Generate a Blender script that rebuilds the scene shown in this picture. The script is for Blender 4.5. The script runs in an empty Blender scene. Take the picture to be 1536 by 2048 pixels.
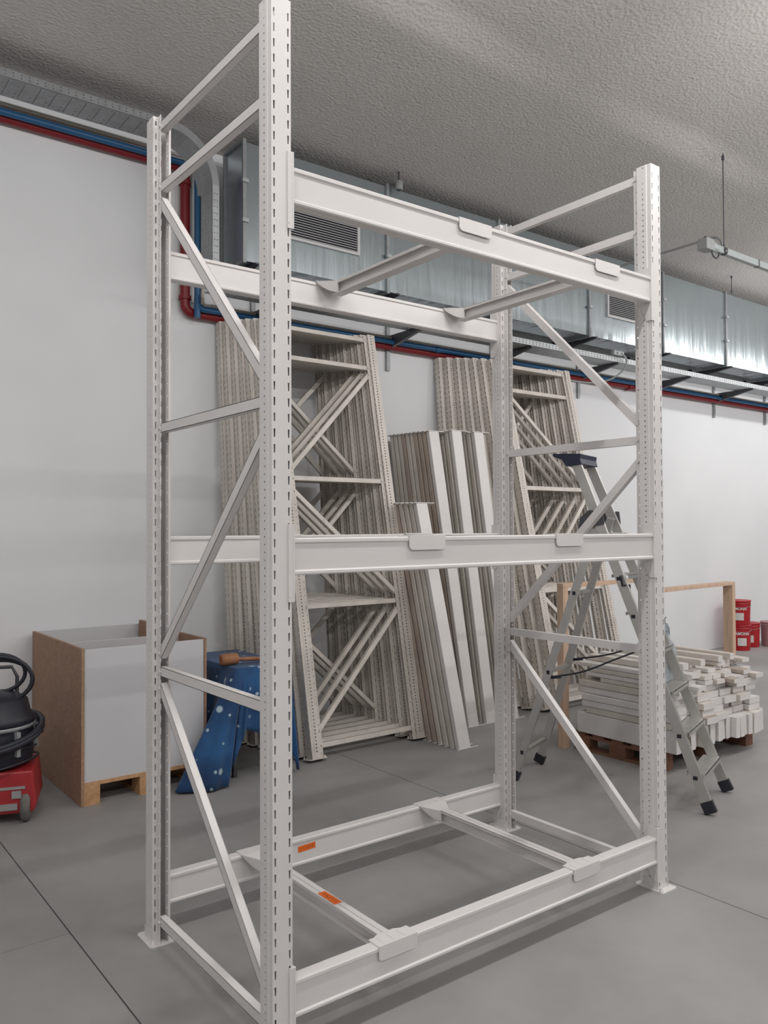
import bpy, bmesh, math, random
from mathutils import Vector, Matrix
random.seed(7)
S = bpy.context.scene
COL = S.collection
PI = math.pi

# ------------------------------------------------------------------ camera
F_PX = 1635.54
cam_pos = Vector((-1.3192, -2.2618, 1.6798))
yaw, pitch, roll = 0.6523, 0.0199, -0.0044
fw = Vector((math.sin(yaw)*math.cos(pitch), math.cos(yaw)*math.cos(pitch), math.sin(pitch)))
rt = fw.cross(Vector((0, 0, 1))).normalized(); up = rt.cross(fw)
r2 = math.cos(roll)*rt + math.sin(roll)*up; u2 = -math.sin(roll)*rt + math.cos(roll)*up
cd = bpy.data.cameras.new('camera'); cam = bpy.data.objects.new('camera', cd); COL.objects.link(cam)
cd.sensor_fit = 'VERTICAL'; cd.sensor_height = 36.0; cd.lens = F_PX/2048*36.0
cd.clip_start = 0.05; cd.clip_end = 100
cam.matrix_world = Matrix(((r2.x, u2.x, -fw.x, cam_pos.x), (r2.y, u2.y, -fw.y, cam_pos.y), (r2.z, u2.z, -fw.z, cam_pos.z), (0, 0, 0, 1)))
S.camera = cam

# ------------------------------------------------------------------ world, lamps, exposure
w = bpy.data.worlds.new('world'); S.world = w; w.use_nodes = True
w.node_tree.nodes['Background'].inputs[0].default_value = (0.75, 0.8, 0.9, 1)
w.node_tree.nodes['Background'].inputs[1].default_value = 0.3
S.view_settings.view_transform = 'Standard'
S.view_settings.look = 'None'
S.view_settings.gamma = 1.0
S.view_settings.use_curve_mapping = False
S.view_settings.exposure = -0.10

def tube_light(x, y, z, power, up=.15, lx=1.5, ly=0.07, col=(1.0, 0.985, 0.975)):
    # a bare fluorescent batten radiates down and sideways: three long facets around the tube
    for ang, k, dy in ((0, .24, 0), (62, .42, .06), (-62, .42, -.06), (150, up, .05), (-150, up, -.05)):
        d = bpy.data.lights.new('lamp_light', 'AREA'); d.shape = 'RECTANGLE'
        d.size = lx; d.size_y = ly; d.energy = power*k; d.color = col
        o = bpy.data.objects.new('lamp_light', d); COL.objects.link(o)
        o.location = (x, y+dy, z+(0 if abs(ang) < 90 else .06)); o.rotation_euler = (math.radians(ang), 0, 0)
for X in (-4.2, -1.4, 1.4, 4.2, 7.0, 9.8, 12.6):
    tube_light(X, -0.75, 4.25, 47 if X < 6 else 64)
for X in (8.7, 10.7, 12.7, 14.7):
    tube_light(X, 2.2, 4.15, 26, .05)
for X in (-4.2, -1.0, 2.2, 5.4, 8.6, 11.8):
    tube_light(X, -4.6, 4.25, 48)

# ------------------------------------------------------------------ materials
def newmat(name):
    m = bpy.data.materials.new(name); m.use_nodes = True
    n = m.node_tree; b = n.nodes['Principled BSDF']
    return m, n, b
def nd(n, t, **k):
    x = n.nodes.new(t)
    for a, v in k.items():
        if a in x.inputs.keys(): x.inputs[a].default_value = v
        else: setattr(x, a, v)
    return x
def plain(name, col, rough=0.5, metal=0.0, spec=None, var=0.0, vscale=8.0, bump=0.0, bscale=60.0, stretch=(1, 1, 1), coat=0.0):
    m, n, b = newmat(name)
    b.inputs['Base Color'].default_value = (*col, 1); b.inputs['Roughness'].default_value = rough
    b.inputs['Metallic'].default_value = metal
    if coat: b.inputs['Coat Weight'].default_value = coat
    if spec is not None: b.inputs['Specular IOR Level'].default_value = spec
    if var or bump:
        tc = nd(n, 'ShaderNodeTexCoord'); mp = nd(n, 'ShaderNodeMapping'); mp.inputs['Scale'].default_value = stretch
        n.links.new(tc.outputs['Object'], mp.inputs['Vector'])
    if var:
        t = nd(n, 'ShaderNodeTexNoise'); t.inputs['Scale'].default_value = vscale; t.inputs['Detail'].default_value = 5
        n.links.new(mp.outputs[0], t.inputs['Vector'])
        r = nd(n, 'ShaderNodeValToRGB')
        r.color_ramp.elements[0].position = 0.3; r.color_ramp.elements[1].position = 0.7
        r.color_ramp.elements[0].color = (*[c*(1-var) for c in col], 1)
        r.color_ramp.elements[1].color = (*[min(1, c*(1+var)) for c in col], 1)
        n.links.new(t.outputs['Fac'], r.inputs[0]); n.links.new(r.outputs[0], b.inputs['Base Color'])
    if bump:
        t2 = nd(n, 'ShaderNodeTexNoise'); t2.inputs['Scale'].default_value = bscale; t2.inputs['Detail'].default_value = 4
        n.links.new(mp.outputs[0], t2.inputs['Vector'])
        bp = nd(n, 'ShaderNodeBump'); bp.inputs['Strength'].default_value = bump; bp.inputs['Distance'].default_value = 0.02
        n.links.new(t2.outputs['Fac'], bp.inputs['Height']); n.links.new(bp.outputs[0], b.inputs['Normal'])
    return m

CREAM = plain('cream_paint', (0.745, 0.718, 0.706), 0.36, var=0.03, vscale=3)
CREAM2 = plain('cream_paint_warm', (0.66, 0.615, 0.565), 0.45, var=0.10, vscale=7, stretch=(1, 1, 0.4))  # warmer, slightly darker cream, softly mottled
BROWNED = plain('cream_paint_brown', (0.46, 0.39, 0.335), 0.55, var=0.25, vscale=9, stretch=(1, 1, 0.25))  # browner, darker cream with mottling drawn out along z
GALV = plain('galvanised_steel', (0.42, 0.44, 0.45), 0.5, 0.55, var=0.08, vscale=14)
GALVD = plain('galvanised_steel_dull', (0.32, 0.33, 0.34), 0.5, 0.6, var=0.1, vscale=14)
DARKM = plain('dark_steel', (0.10, 0.10, 0.11), 0.45, 0.6)
ALU = plain('aluminium', (0.60, 0.59, 0.57), 0.38, 0.85, var=0.05, vscale=10)
BLACKP = plain('black_plastic', (0.018, 0.02, 0.03), 0.45)
NAVYP = plain('navy_plastic', (0.02, 0.025, 0.055), 0.45)
REDP = plain('red_pipe_paint', (0.21, 0.010, 0.015), 0.42)
BLUEP = plain('blue_pipe_paint', (0.015, 0.095, 0.22), 0.42)
BEIGEP = plain('beige_conduit', (0.50, 0.45, 0.40), 0.5)
GREYP = plain('grey_plastic', (0.30, 0.31, 0.31), 0.5)
GREYL = plain('light_grey_enclosure', (0.36, 0.40, 0.40), 0.45)
WHITEP = plain('white_grille_paint', (0.62, 0.62, 0.62), 0.4)
ORANGE = plain('orange_sticker', (0.85, 0.16, 0.015), 0.6)
INK = plain('black_ink', (0.03, 0.02, 0.02), 0.7)
PINE = plain('pine_wood', (0.62, 0.44, 0.32), 0.6, var=0.14, vscale=6, stretch=(9, 9, 0.7))
PALLETW = plain('pallet_wood', (0.52, 0.30, 0.15), 0.65, var=0.18, vscale=6, stretch=(6, 1, 6))
PALLETD = plain('pallet_wood_dark', (0.20, 0.095, 0.06), 0.7, var=0.2, vscale=6, stretch=(6, 1, 6))
CHIP = plain('chipboard', (0.36, 0.22, 0.145), 0.7, var=0.16, vscale=45, bump=0.1, bscale=90)
CHIPE = plain('chipboard_edge', (0.45, 0.30, 0.20), 0.8, var=0.15, vscale=60)
MELA = plain('white_melamine', (0.60, 0.60, 0.62), 0.4, var=0.02, vscale=2)
MALW = plain('mallet_wood', (0.34, 0.15, 0.07), 0.5, var=0.2, vscale=12)
REDV = plain('red_machine_paint', (0.38, 0.025, 0.03), 0.4, var=0.15, vscale=12)
TYRE = plain('grey_rubber', (0.16, 0.15, 0.145), 0.8, var=0.2, vscale=20)
REDB = plain('red_bucket_plastic', (0.42, 0.010, 0.018), 0.35)
PINKB = plain('dusty_pink_bucket', (0.42, 0.25, 0.27), 0.5)
LABELW = plain('white_label', (0.62, 0.61, 0.58), 0.6, var=0.12, vscale=40)
TXTW = plain('white_print', (0.78, 0.74, 0.72), 0.6)

def wall_mat():
    m, n, b = newmat('white_wall_paint')
    b.inputs['Roughness'].default_value = 0.75
    tc = nd(n, 'ShaderNodeTexCoord')
    t = nd(n, 'ShaderNodeTexNoise'); t.inputs['Scale'].default_value = 0.8; t.inputs['Detail'].default_value = 6
    n.links.new(tc.outputs['Object'], t.inputs['Vector'])
    r = nd(n, 'ShaderNodeValToRGB'); r.color_ramp.elements[0].position = .35; r.color_ramp.elements[1].position = .65
    r.color_ramp.elements[0].color = (.745, .755, .77, 1); r.color_ramp.elements[1].color = (.79, .80, .815, 1)
    n.links.new(t.outputs['Fac'], r.inputs[0])
    # faint scuffs
    t2 = nd(n, 'ShaderNodeTexNoise'); t2.inputs['Scale'].default_value = 3.2; t2.inputs['Detail'].default_value = 8; t2.inputs['Roughness'].default_value = .7
    mp = nd(n, 'ShaderNodeMapping'); mp.inputs['Scale'].default_value = (1, 1, 1.6)
    n.links.new(tc.outputs['Object'], mp.inputs[0]); n.links.new(mp.outputs[0], t2.inputs['Vector'])
    r2_ = nd(n, 'ShaderNodeValToRGB'); r2_.color_ramp.elements[0].position = .69; r2_.color_ramp.elements[1].position = .76
    r2_.color_ramp.elements[0].color = (0, 0, 0, 1); r2_.color_ramp.elements[1].color = (.28, .28, .28, 1)
    n.links.new(t2.outputs['Fac'], r2_.inputs[0])
    mx = nd(n, 'ShaderNodeMixRGB'); mx.inputs[2].default_value = (.40, .40, .42, 1)
    n.links.new(r2_.outputs[0], mx.inputs[0]); n.links.new(r.outputs[0], mx.inputs[1]); n.links.new(mx.outputs[0], b.inputs['Base Color'])
    return m
WALL = wall_mat()

def ceil_mat():
    m, n, b = newmat('sprayed_ceiling')
    b.inputs['Roughness'].default_value = 0.95
    tc = nd(n, 'ShaderNodeTexCoord')
    t = nd(n, 'ShaderNodeTexNoise'); t.inputs['Scale'].default_value = 1.2; t.inputs['Detail'].default_value = 5
    n.links.new(tc.outputs['Object'], t.inputs['Vector'])
    r = nd(n, 'ShaderNodeValToRGB'); r.color_ramp.elements[0].position = .3; r.color_ramp.elements[1].position = .7
    r.color_ramp.elements[0].color = (.60, .575, .55, 1); r.color_ramp.elements[1].color = (.65, .625, .60, 1)
    n.links.new(t.outputs['Fac'], r.inputs[0]); n.links.new(r.outputs[0], b.inputs['Base Color'])
    v = nd(n, 'ShaderNodeTexVoronoi'); v.feature = 'SMOOTH_F1'; v.inputs['Scale'].default_value = 48
    t3 = nd(n, 'ShaderNodeTexNoise'); t3.inputs['Scale'].default_value = 34; t3.inputs['Detail'].default_value = 6
    n.links.new(tc.outputs['Object'], v.inputs['Vector']); n.links.new(tc.outputs['Object'], t3.inputs['Vector'])
    ad = nd(n, 'ShaderNodeMath'); ad.operation = 'ADD'
    n.links.new(v.outputs['Distance'], ad.inputs[0]); n.links.new(t3.outputs['Fac'], ad.inputs[1])
    bp = nd(n, 'ShaderNodeBump'); bp.inputs['Strength'].default_value = .32; bp.inputs['Distance'].default_value = .016
    n.links.new(ad.outputs[0], bp.inputs['Height']); n.links.new(bp.outputs[0], b.inputs['Normal'])
    return m
CEIL = ceil_mat()

def floor_mat():
    m, n, b = newmat('power_floated_concrete')
    tc = nd(n, 'ShaderNodeTexCoord'); g = nd(n, 'ShaderNodeNewGeometry')
    t = nd(n, 'ShaderNodeTexNoise'); t.inputs['Scale'].default_value = .9; t.inputs['Detail'].default_value = 8; t.inputs['Roughness'].default_value = .6
    n.links.new(g.outputs['Position'], t.inputs['Vector'])
    r = nd(n, 'ShaderNodeValToRGB'); r.color_ramp.elements[0].position = .32; r.color_ramp.elements[1].position = .68
    r.color_ramp.elements[0].color = (.265, .253, .245, 1); r.color_ramp.elements[1].color = (.35, .345, .34, 1)
    n.links.new(t.outputs['Fac'], r.inputs[0])
    t2 = nd(n, 'ShaderNodeTexNoise'); t2.inputs['Scale'].default_value = 5.0; t2.inputs['Detail'].default_value = 3
    n.links.new(g.outputs['Position'], t2.inputs['Vector'])
    r3 = nd(n, 'ShaderNodeValToRGB'); r3.color_ramp.elements[0].position = .73; r3.color_ramp.elements[1].position = .80
    r3.color_ramp.elements[0].color = (0, 0, 0, 1); r3.color_ramp.elements[1].color = (.5, .5, .5, 1)
    n.links.new(t2.outputs['Fac'], r3.inputs[0])
    mx = nd(n, 'ShaderNodeMixRGB'); mx.inputs[2].default_value = (.12, .11, .10, 1)
    n.links.new(r3.outputs[0], mx.inputs[0]); n.links.new(r.outputs[0], mx.inputs[1])
    n.links.new(mx.outputs[0], b.inputs['Base Color'])
    b.inputs['Roughness'].default_value = .55; b.inputs['Specular IOR Level'].default_value = .35
    t4 = nd(n, 'ShaderNodeTexNoise'); t4.inputs['Scale'].default_value = 70; t4.inputs['Detail'].default_value = 3
    n.links.new(g.outputs['Position'], t4.inputs['Vector'])
    bp = nd(n, 'ShaderNodeBump'); bp.inputs['Strength'].default_value = .05; bp.inputs['Distance'].default_value = .01
    n.links.new(t4.outputs['Fac'], bp.inputs['Height']); n.links.new(bp.outputs[0], b.inputs['Normal'])
    return m
FLOOR = floor_mat()
JOINT = plain('joint_filler', (.10, .095, .09), .9)

def duct_mat():
    m, n, b = newmat('duct_sheet_metal')
    b.inputs['Base Color'].default_value = (.47, .53, .56, 1); b.inputs['Metallic'].default_value = .86; b.inputs['Roughness'].default_value = .24
    tc = nd(n, 'ShaderNodeTexCoord'); mp = nd(n, 'ShaderNodeMapping'); mp.inputs['Scale'].default_value = (4.5, 1, .35)
    n.links.new(tc.outputs['Object'], mp.inputs[0])
    t = nd(n, 'ShaderNodeTexNoise'); t.inputs['Scale'].default_value = 1.6; t.inputs['Detail'].default_value = 3
    n.links.new(mp.outputs[0], t.inputs['Vector'])
    bp = nd(n, 'ShaderNodeBump'); bp.inputs['Strength'].default_value = .5; bp.inputs['Distance'].default_value = .03
    n.links.new(t.outputs['Fac'], bp.inputs['Height']); n.links.new(bp.outputs[0], b.inputs['Normal'])
    return m
DUCT = duct_mat()

def cloth_mat():
    m, n, b = newmat('starry_blue_cloth')
    b.inputs['Roughness'].default_value = .8; b.inputs['Sheen Weight'].default_value = .15
    tc = nd(n, 'ShaderNodeTexCoord')
    t = nd(n, 'ShaderNodeTexNoise'); t.inputs['Scale'].default_value = 3.0; t.inputs['Detail'].default_value = 5
    n.links.new(tc.outputs['Object'], t.inputs['Vector'])
    r = nd(n, 'ShaderNodeValToRGB'); r.color_ramp.elements[0].position = .35; r.color_ramp.elements[1].position = .68
    r.color_ramp.elements[0].color = (.006, .022, .08, 1); r.color_ramp.elements[1].color = (.018, .10, .26, 1)
    n.links.new(t.outputs['Fac'], r.inputs[0])
    prev = r.outputs[0]
    for sc, lo, hi in ((4.6, .075, .12), (12.0, .10, .16)):
        v = nd(n, 'ShaderNodeTexVoronoi'); v.inputs['Scale'].default_value = sc
        n.links.new(tc.outputs['Object'], v.inputs['Vector'])
        q = nd(n, 'ShaderNodeMapRange'); q.inputs[1].default_value = lo; q.inputs[2].default_value = hi; q.inputs[3].default_value = .9; q.inputs[4].default_value = 0
        n.links.new(v.outputs['Distance'], q.inputs[0])
        mx = nd(n, 'ShaderNodeMixRGB'); mx.inputs[2].default_value = (.45, .60, .66, 1)
        n.links.new(q.outputs[0], mx.inputs[0]); n.links.new(prev, mx.inputs[1]); prev = mx.outputs[0]
    n.links.new(prev, b.inputs['Base Color'])
    return m
CLOTH = cloth_mat()

def film_mat():
    m, n, b = newmat('thin_blue_plastic_film')
    b.inputs['Base Color'].default_value = (.66, .73, .78, 1); b.inputs['Roughness'].default_value = .3
    b.inputs['Alpha'].default_value = .82
    return m
FILM = film_mat()

# ------------------------------------------------------------------ mesh helpers
class MB:
    def __init__(s): s.v = []; s.f = []; s.sm = []
    def add(s, vs, fs, smooth=False):
        k = len(s.v); s.v += [tuple(v) for v in vs]; s.f += [tuple(i+k for i in f) for f in fs]; s.sm += [smooth]*len(fs)
    def box(s, x0, x1, y0, y1, z0, z1, M=None):
        vs = [Vector((x, y, z)) for z in (z0, z1) for x, y in ((x0, y0), (x1, y0), (x1, y1), (x0, y1))]
        if M: vs = [M @ v for v in vs]
        s.add(vs, [(3, 2, 1, 0), (4, 5, 6, 7), (0, 1, 5, 4), (1, 2, 6, 5), (2, 3, 7, 6), (3, 0, 4, 7)])
    def prism(s, poly, axis, a, b, M=None):
        # poly: list of 2D; axis: extrusion axis 0/1/2 ; remaining coordinates in order
        n = len(poly); vs = []
        for t in (a, b):
            for p in poly:
                c = [0, 0, 0]; c[axis] = t
                o = [i for i in range(3) if i != axis]; c[o[0]] = p[0]; c[o[1]] = p[1]
                v = Vector(c); vs.append(M @ v if M else v)
        s.add(vs, [tuple(range(n))[::-1], tuple(range(n, 2*n))] + [(i, (i+1) % n, n+(i+1) % n, n+i) for i in range(n)])
    def bar(s, A, B, w, h, upv=(0, 0, 1)):
        # rectangular bar from A to B; h measured along up-ish direction, w sideways
        A = Vector(A); B = Vector(B); d = (B-A).normalized(); U = Vector(upv); side = d.cross(U).normalized(); U = side.cross(d)
        vs = [P + side*(a*w/2) + U*(b*h/2) for P in (A, B) for a, b in ((-1, -1), (1, -1), (1, 1), (-1, 1))]
        s.add(vs, [(3, 2, 1, 0), (4, 5, 6, 7), (0, 1, 5, 4), (1, 2, 6, 5), (2, 3, 7, 6), (3, 0, 4, 7)])
    def tube(s, pts, r, n=10, closed=False, caps=True):
        pts = [Vector(p) for p in pts]; rings = []; m = len(pts)
        prev = None
        for i, p in enumerate(pts):
            if closed: d = (pts[(i+1) % m] - pts[i-1]).normalized()
            else: d = ((pts[min(i+1, m-1)] - pts[max(i-1, 0)])).normalized()
            if prev is None:
                a = Vector((0, 0, 1)) if abs(d.z) < .9 else Vector((1, 0, 0))
                u = d.cross(a).normalized()
            else:
                u = (prev - d*prev.dot(d)).normalized()
            prev = u; v = d.cross(u)
            rr = r[i] if isinstance(r, (list, tuple)) else r
            rings.append([p + (u*math.cos(t)+v*math.sin(t))*rr for t in [2*PI*k/n for k in range(n)]])
        vs = [q for R in rings for q in R]; fs = []
        for i in range(m if closed else m-1):
            j = (i+1) % m
            for k in range(n): fs.append((i*n+k, i*n+(k+1) % n, j*n+(k+1) % n, j*n+k))
        s.add(vs, fs, True)
        if caps and not closed:
            s.add(rings[0], [tuple(range(n))[::-1]]); s.add(rings[-1], [tuple(range(n))])
    def lathe(s, prof, n=20, M=None, cap=True):
        vs = []
        for r, z in prof:
            for k in range(n):
                v = Vector((r*math.cos(2*PI*k/n), r*math.sin(2*PI*k/n), z)); vs.append(M @ v if M else v)
        fs = [(i*n+k, i*n+(k+1) % n, (i+1)*n+(k+1) % n, (i+1)*n+k) for i in range(len(prof)-1) for k in range(n)]
        s.add(vs, fs, True)
        if cap:
            s.add(vs[:n], [tuple(range(n))[::-1]]); s.add(vs[-n:], [tuple(range(n))])
    def sheet(s, fn, u0, u1, z0, z1, t, cols):
        """perforated sheet. fn(u,z,d)->xyz, cols: list of (kind, uc, half_w_top, half_w_bot, half_h, [z centres]) sorted by uc"""
        def quad2(a, b, c, d):
            for dd, rev in ((0, False), (t, True)):
                vs = [fn(p[0], p[1], dd) for p in (a, b, c, d)]
                s.add(vs, [(3, 2, 1, 0) if rev else (0, 1, 2, 3)])
        def rim(loop):
            n = len(loop)
            vs = [fn(p[0], p[1], 0) for p in loop]+[fn(p[0], p[1], t) for p in loop]
            s.add(vs, [(i, (i+1) % n, n+(i+1) % n, n+i) for i in range(n)])
        u = u0
        for kind, uc, hwt, hwb, hh, zs in cols:
            wmax = max(hwt, hwb)*1.15
            quad2((u, z0), (uc-wmax, z0), (uc-wmax, z1), (u, z1))
            z = z0
            for zc in zs:
                if zc+hh > z1 or zc-hh < z0: continue
                if kind == 'slot':
                    a, b = zc-hh, zc+hh
                    quad2((uc-wmax, z), (uc+wmax, z), (uc+wmax, a), (uc-wmax, a))
                    quad2((uc-wmax, a), (uc-hwb, a), (uc-hwt, b), (uc-wmax, b))
                    quad2((uc+hwb, a), (uc+wmax, a), (uc+wmax, b), (uc+hwt, b))
                    rim([(uc-hwb, a), (uc+hwb, a), (uc+hwt, b), (uc-hwt, b)])
                    z = b
                else:
                    a, b = zc-wmax, zc+wmax
                    quad2((uc-wmax, z), (uc+wmax, z), (uc+wmax, a), (uc-wmax, a))
                    oc = [(uc+hwt*math.cos(PI/8+k*PI/4), zc+hwt*math.sin(PI/8+k*PI/4)) for k in range(8)]
                    cn = [(uc+wmax, b), (uc-wmax, b), (uc-wmax, a), (uc+wmax, a)]
                    # sides: right(7,0) top(1,2) left(3,4) bottom(5,6)
                    quad2(oc[7], cn[3], cn[0], oc[0]); quad2(oc[1], cn[0], cn[1], oc[2])
                    quad2(oc[3], cn[1], cn[2], oc[4]); quad2(oc[5], cn[2], cn[3], oc[6])
                    for c_, p, q in ((cn[0], 0, 1), (cn[1], 2, 3), (cn[2], 4, 5), (cn[3], 6, 7)):
                        for dd, rev in ((0, False), (t, True)):
                            vs = [fn(*c_, dd), fn(*oc[q], dd), fn(*oc[p], dd)]
                            s.add(vs, [(2, 1, 0) if rev else (0, 1, 2)])
                    rim(oc)
                    z = b
            quad2((uc-wmax, z), (uc+wmax, z), (uc+wmax, z1), (uc-wmax, z1))
            u = uc+wmax
        quad2((u, z0), (u1, z0), (u1, z1), (u, z1))
        rim([(u0, z0), (u1, z0), (u1, z1), (u0, z1)])
    def mesh(s, name, mats, bevel=0):
        me = bpy.data.meshes.new(name); me.from_pydata(s.v, [], s.f)
        for m in (mats if isinstance(mats, (list, tuple)) else [mats]): me.materials.append(m)
        me.polygons.foreach_set('use_smooth', s.sm)
        if bevel:
            bm = bmesh.new(); bm.from_mesh(me); bmesh.ops.remove_doubles(bm, verts=bm.verts, dist=1e-5)
            bmesh.ops.bevel(bm, geom=[e for e in bm.edges if len(e.link_faces) == 2 and e.calc_face_angle(0) > .5], offset=bevel, segments=2, affect='EDGES', profile=.5)
            bm.to_mesh(me); bm.free()
        me.update()
        return me

def link(name, data, parent=None, loc=(0, 0, 0), rot=None, M=None):
    o = bpy.data.objects.new(name, data); COL.objects.link(o)
    if parent: o.parent = parent
    if M is not None: o.matrix_local = M
    else:
        o.location = loc
        if rot: o.rotation_euler = rot
    return o
def tag(o, label, cat, group=None):
    o['label'] = label; o['category'] = cat
    if group: o['group'] = group
    return o
def thing(name, label, cat, loc=(0, 0, 0), rot=None, group=None, M=None):
    return tag(link(name, None, None, loc, rot, M), label, cat, group)
def struct(name, me, parent=None, loc=(0, 0, 0)):
    o = link(name, me, parent, loc); o['kind'] = 'structure'; return o
ORD = ['first', 'second', 'third', 'fourth', 'fifth', 'sixth', 'seventh', 'eighth', 'ninth', 'tenth', 'eleventh', 'twelfth',
       'thirteenth', 'fourteenth', 'fifteenth', 'sixteenth', 'seventeenth', 'eighteenth', 'nineteenth', 'twentieth']
def arc(c, r, a0, a1, n, ax):
    ax0, ax1 = Vector(ax[0]), Vector(ax[1])
    return [Vector(c)+ax0*(r*math.cos(a0+(a1-a0)*i/n))+ax1*(r*math.sin(a0+(a1-a0)*i/n)) for i in range(n+1)]

# ------------------------------------------------------------------ room
YW, ZC = 3.98, 4.80
XL, XR, YF = -8.0, 22.0, -10.0
mb = MB(); mb.box(XL-.1, XR+.1, YF-.1, YW+.2, -.12, -.008)
floor = struct('floor', mb.mesh('floor', JOINT))
def slab(x0, x1, y0, y1):
    b = MB(); b.box(x0, x1, y0, y1, -.03, 0); struct('floor_slab', b.mesh('floor_slab', FLOOR), floor)
g = .003
slab(XL, -.275-g, YF, 1.27-.0015); slab(XL, -.275-g, 1.27+.0015, YW)
slab(-.275+g, 2.125-g, YF, YW); slab(2.125+g, 9.07-g, YF, YW); slab(9.07+g, XR, YF, YW)
mb = MB(); mb.box(XL, XR, YW, YW+.2, -.1, ZC+.3); struct('wall_back', mb.mesh('wall_back', WALL))
mb = MB(); mb.box(XL, XR, YF-.2, YF, -.1, ZC+.3); struct('wall_front', mb.mesh('wall_front', WALL))
mb = MB(); mb.box(XL-.2, XL, YF-.2, YW+.2, -.1, ZC+.3); struct('wall_left', mb.mesh('wall_left', WALL))
mb = MB(); mb.box(XR, XR+.2, YF-.2, YW+.2, -.1, ZC+.3); struct('wall_right', mb.mesh('wall_right', WALL))

def ceil_z(x, y):
    # folded sprayed soffit: shallow inverted folds running along and across the hall
    a = .045*(1-abs(((y-1.58) % 3.2)/1.6-1))            # creases along X
    b = .05*(1-abs(((x-3.4+.35*(1.6-y)) % 3.0)/1.5-1))  # creases across
    k = 1.0 if y < 1.58 else max(.25, 1-(y-1.58)/1.2)
    f = max(0, min(1, (1.62-y)/.10))
    return ZC + .02 + (b*1.5+a*.9)*f
xs = [XL+(XR-XL)*i/200 for i in range(201)]; ys = [YF+(YW-YF)*j/112 for j in range(113)]
vs = [(x, y, ceil_z(x, y)) for y in ys for x in xs]; n = len(xs)
fs = [(j*n+i, (j+1)*n+i, (j+1)*n+i+1, j*n+i+1) for j in range(len(ys)-1) for i in range(n-1)]
mb = MB(); mb.add(vs, fs, True); mb.box(XL, XR, YF, YW, ZC+.18, ZC+.3)
struct('ceiling', mb.mesh('ceiling', CEIL))

# ------------------------------------------------------------------ upright frames (shared meshes)
L, D, H = 2.028, 1.0515, 3.39
T = .0022
ZS = .034
slots = [ZS+.05*k for k in range(0, 68)]
h25 = [ZS-.005+.025*k for k in range(0, 136)]
h50 = [ZS+.05*k for k in range(0, 68)]
def upright_mesh(mat, name):
    m = MB()
    W2, Wf, dep = .0385, .036, .075
    kx = 1.0 if mat is CREAM else 1.55
    sl = lambda uc: ('slot', uc, .0034*kx, .0024*kx, .0135, slots)
    sl2 = lambda uc: ('slot', uc, .0034*kx, .0024*kx, .0135, [q+.024 for q in slots])
    m.sheet(lambda u, z, d: (u, d, z), -Wf, Wf, 0, H, T, [sl(-.026), sl(.026)])
    for sx in (-1, 1):
        m.sheet(lambda u, z, d: (sx*(Wf-d), u, z), T, .020, 0, H, T, [])
        m.sheet(lambda u, z, d: (sx*(Wf+(W2-Wf)*(u-.02)/.006-d), u, z), .020, .026, 0, H, T, [])
        m.sheet(lambda u, z, d: (sx*(W2-d), u, z), .026, dep-T, 0, H, T, [('hole', .043, .0038*kx, .0038*kx, .004, h25)])
        m.sheet(lambda u, z, d: (sx*u, dep-d, z), .017, W2, 0, H, T, [sl2(.0265)])
        m.sheet(lambda u, z, d: (sx*(.017+d), u, z), dep, dep+.031, 0, H, T, [('hole', dep+.016, .0042, .0042, .004, h50)])
    return m.mesh(name, mat)
def plate_mesh(mat, name):
    m = MB()
    p = [(-.052, -.028), (-.044, -.036), (.052, -.036), (.062, -.026), (.062, .108), (.052, .118), (-.044, .118), (-.052, .110)]
    m.prism(p, 2, 0, .005)
    for x, y in ((-.046, -.02), (.05, .10)):
        m.lathe([(.010, .005), (.010, .013), (.006, .015), (.006, .022)], 8, Matrix.Translation((x*.9, y, 0)))
    m.box(-.0405, -.0385, -.002, .07, .004, .05); m.box(.0385, .0405, -.002, .07, .004, .05)
    return m.mesh(name, mat)
def brace_mesh(A, B, mat, name, w=.030, h=.038):
    # C channel open towards +x between the lips with a bolt at each end
    m = MB(); A = Vector((0, *A)); B = Vector((0, *B)); d = (B-A).normalized(); X = Vector((1, 0, 0)); U = X.cross(d); t = .002
    def b(x0, x1, u0, u1):
        vs = [P + X*x + U*u for P in (A, B) for x, u in ((x0, u0), (x1, u0), (x1, u1), (x0, u1))]
        m.add(vs, [(3, 2, 1, 0), (4, 5, 6, 7), (0, 1, 5, 4), (1, 2, 6, 5), (2, 3, 7, 6), (3, 0, 4, 7)])
    w2 = w/2
    b(-w2, -w2+t, -h/2, h/2); b(-w2, w2, h/2-t, h/2); b(-w2, w2, -h/2, -h/2+t); b(w2-t, w2, -h/2, h/2)
    for P, s in ((A, 1), (B, -1)):
        c = P + d*(s*.012)
        m.tube([c-X*.024, c+X*.024], .0075, 6)
    for P, s in ((A, 1), (B, -1)):   # small drilled mark near each end
        c = P + d*(s*.10); m.tube([c-X*(w2+.0006), c-X*(w2-.001)], .0028, 6)
    return m.mesh(name, mat)
y0, y1 = .088, D-.088
BR = [((y0, 3.345), (y1, 3.345)), ((y0, 3.09), (y1, 3.09)), ((y0, 2.095), (y1, 2.095)), ((y0, 1.10), (y1, 1.10)), ((y0, .088), (y1, .088)),
      ((y1, 3.035), (y0, 2.165)), ((y0, 2.00), (y1, 1.165)), ((y1, 1.04), (y0, .19))]
meshes = {}
for key, mat in (('A', CREAM), ('B', CREAM2)):
    meshes[key] = (upright_mesh(mat, 'upright'), plate_mesh(mat, 'base_plate'), [brace_mesh(a, b, mat, 'brace') for a, b in BR])
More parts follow.
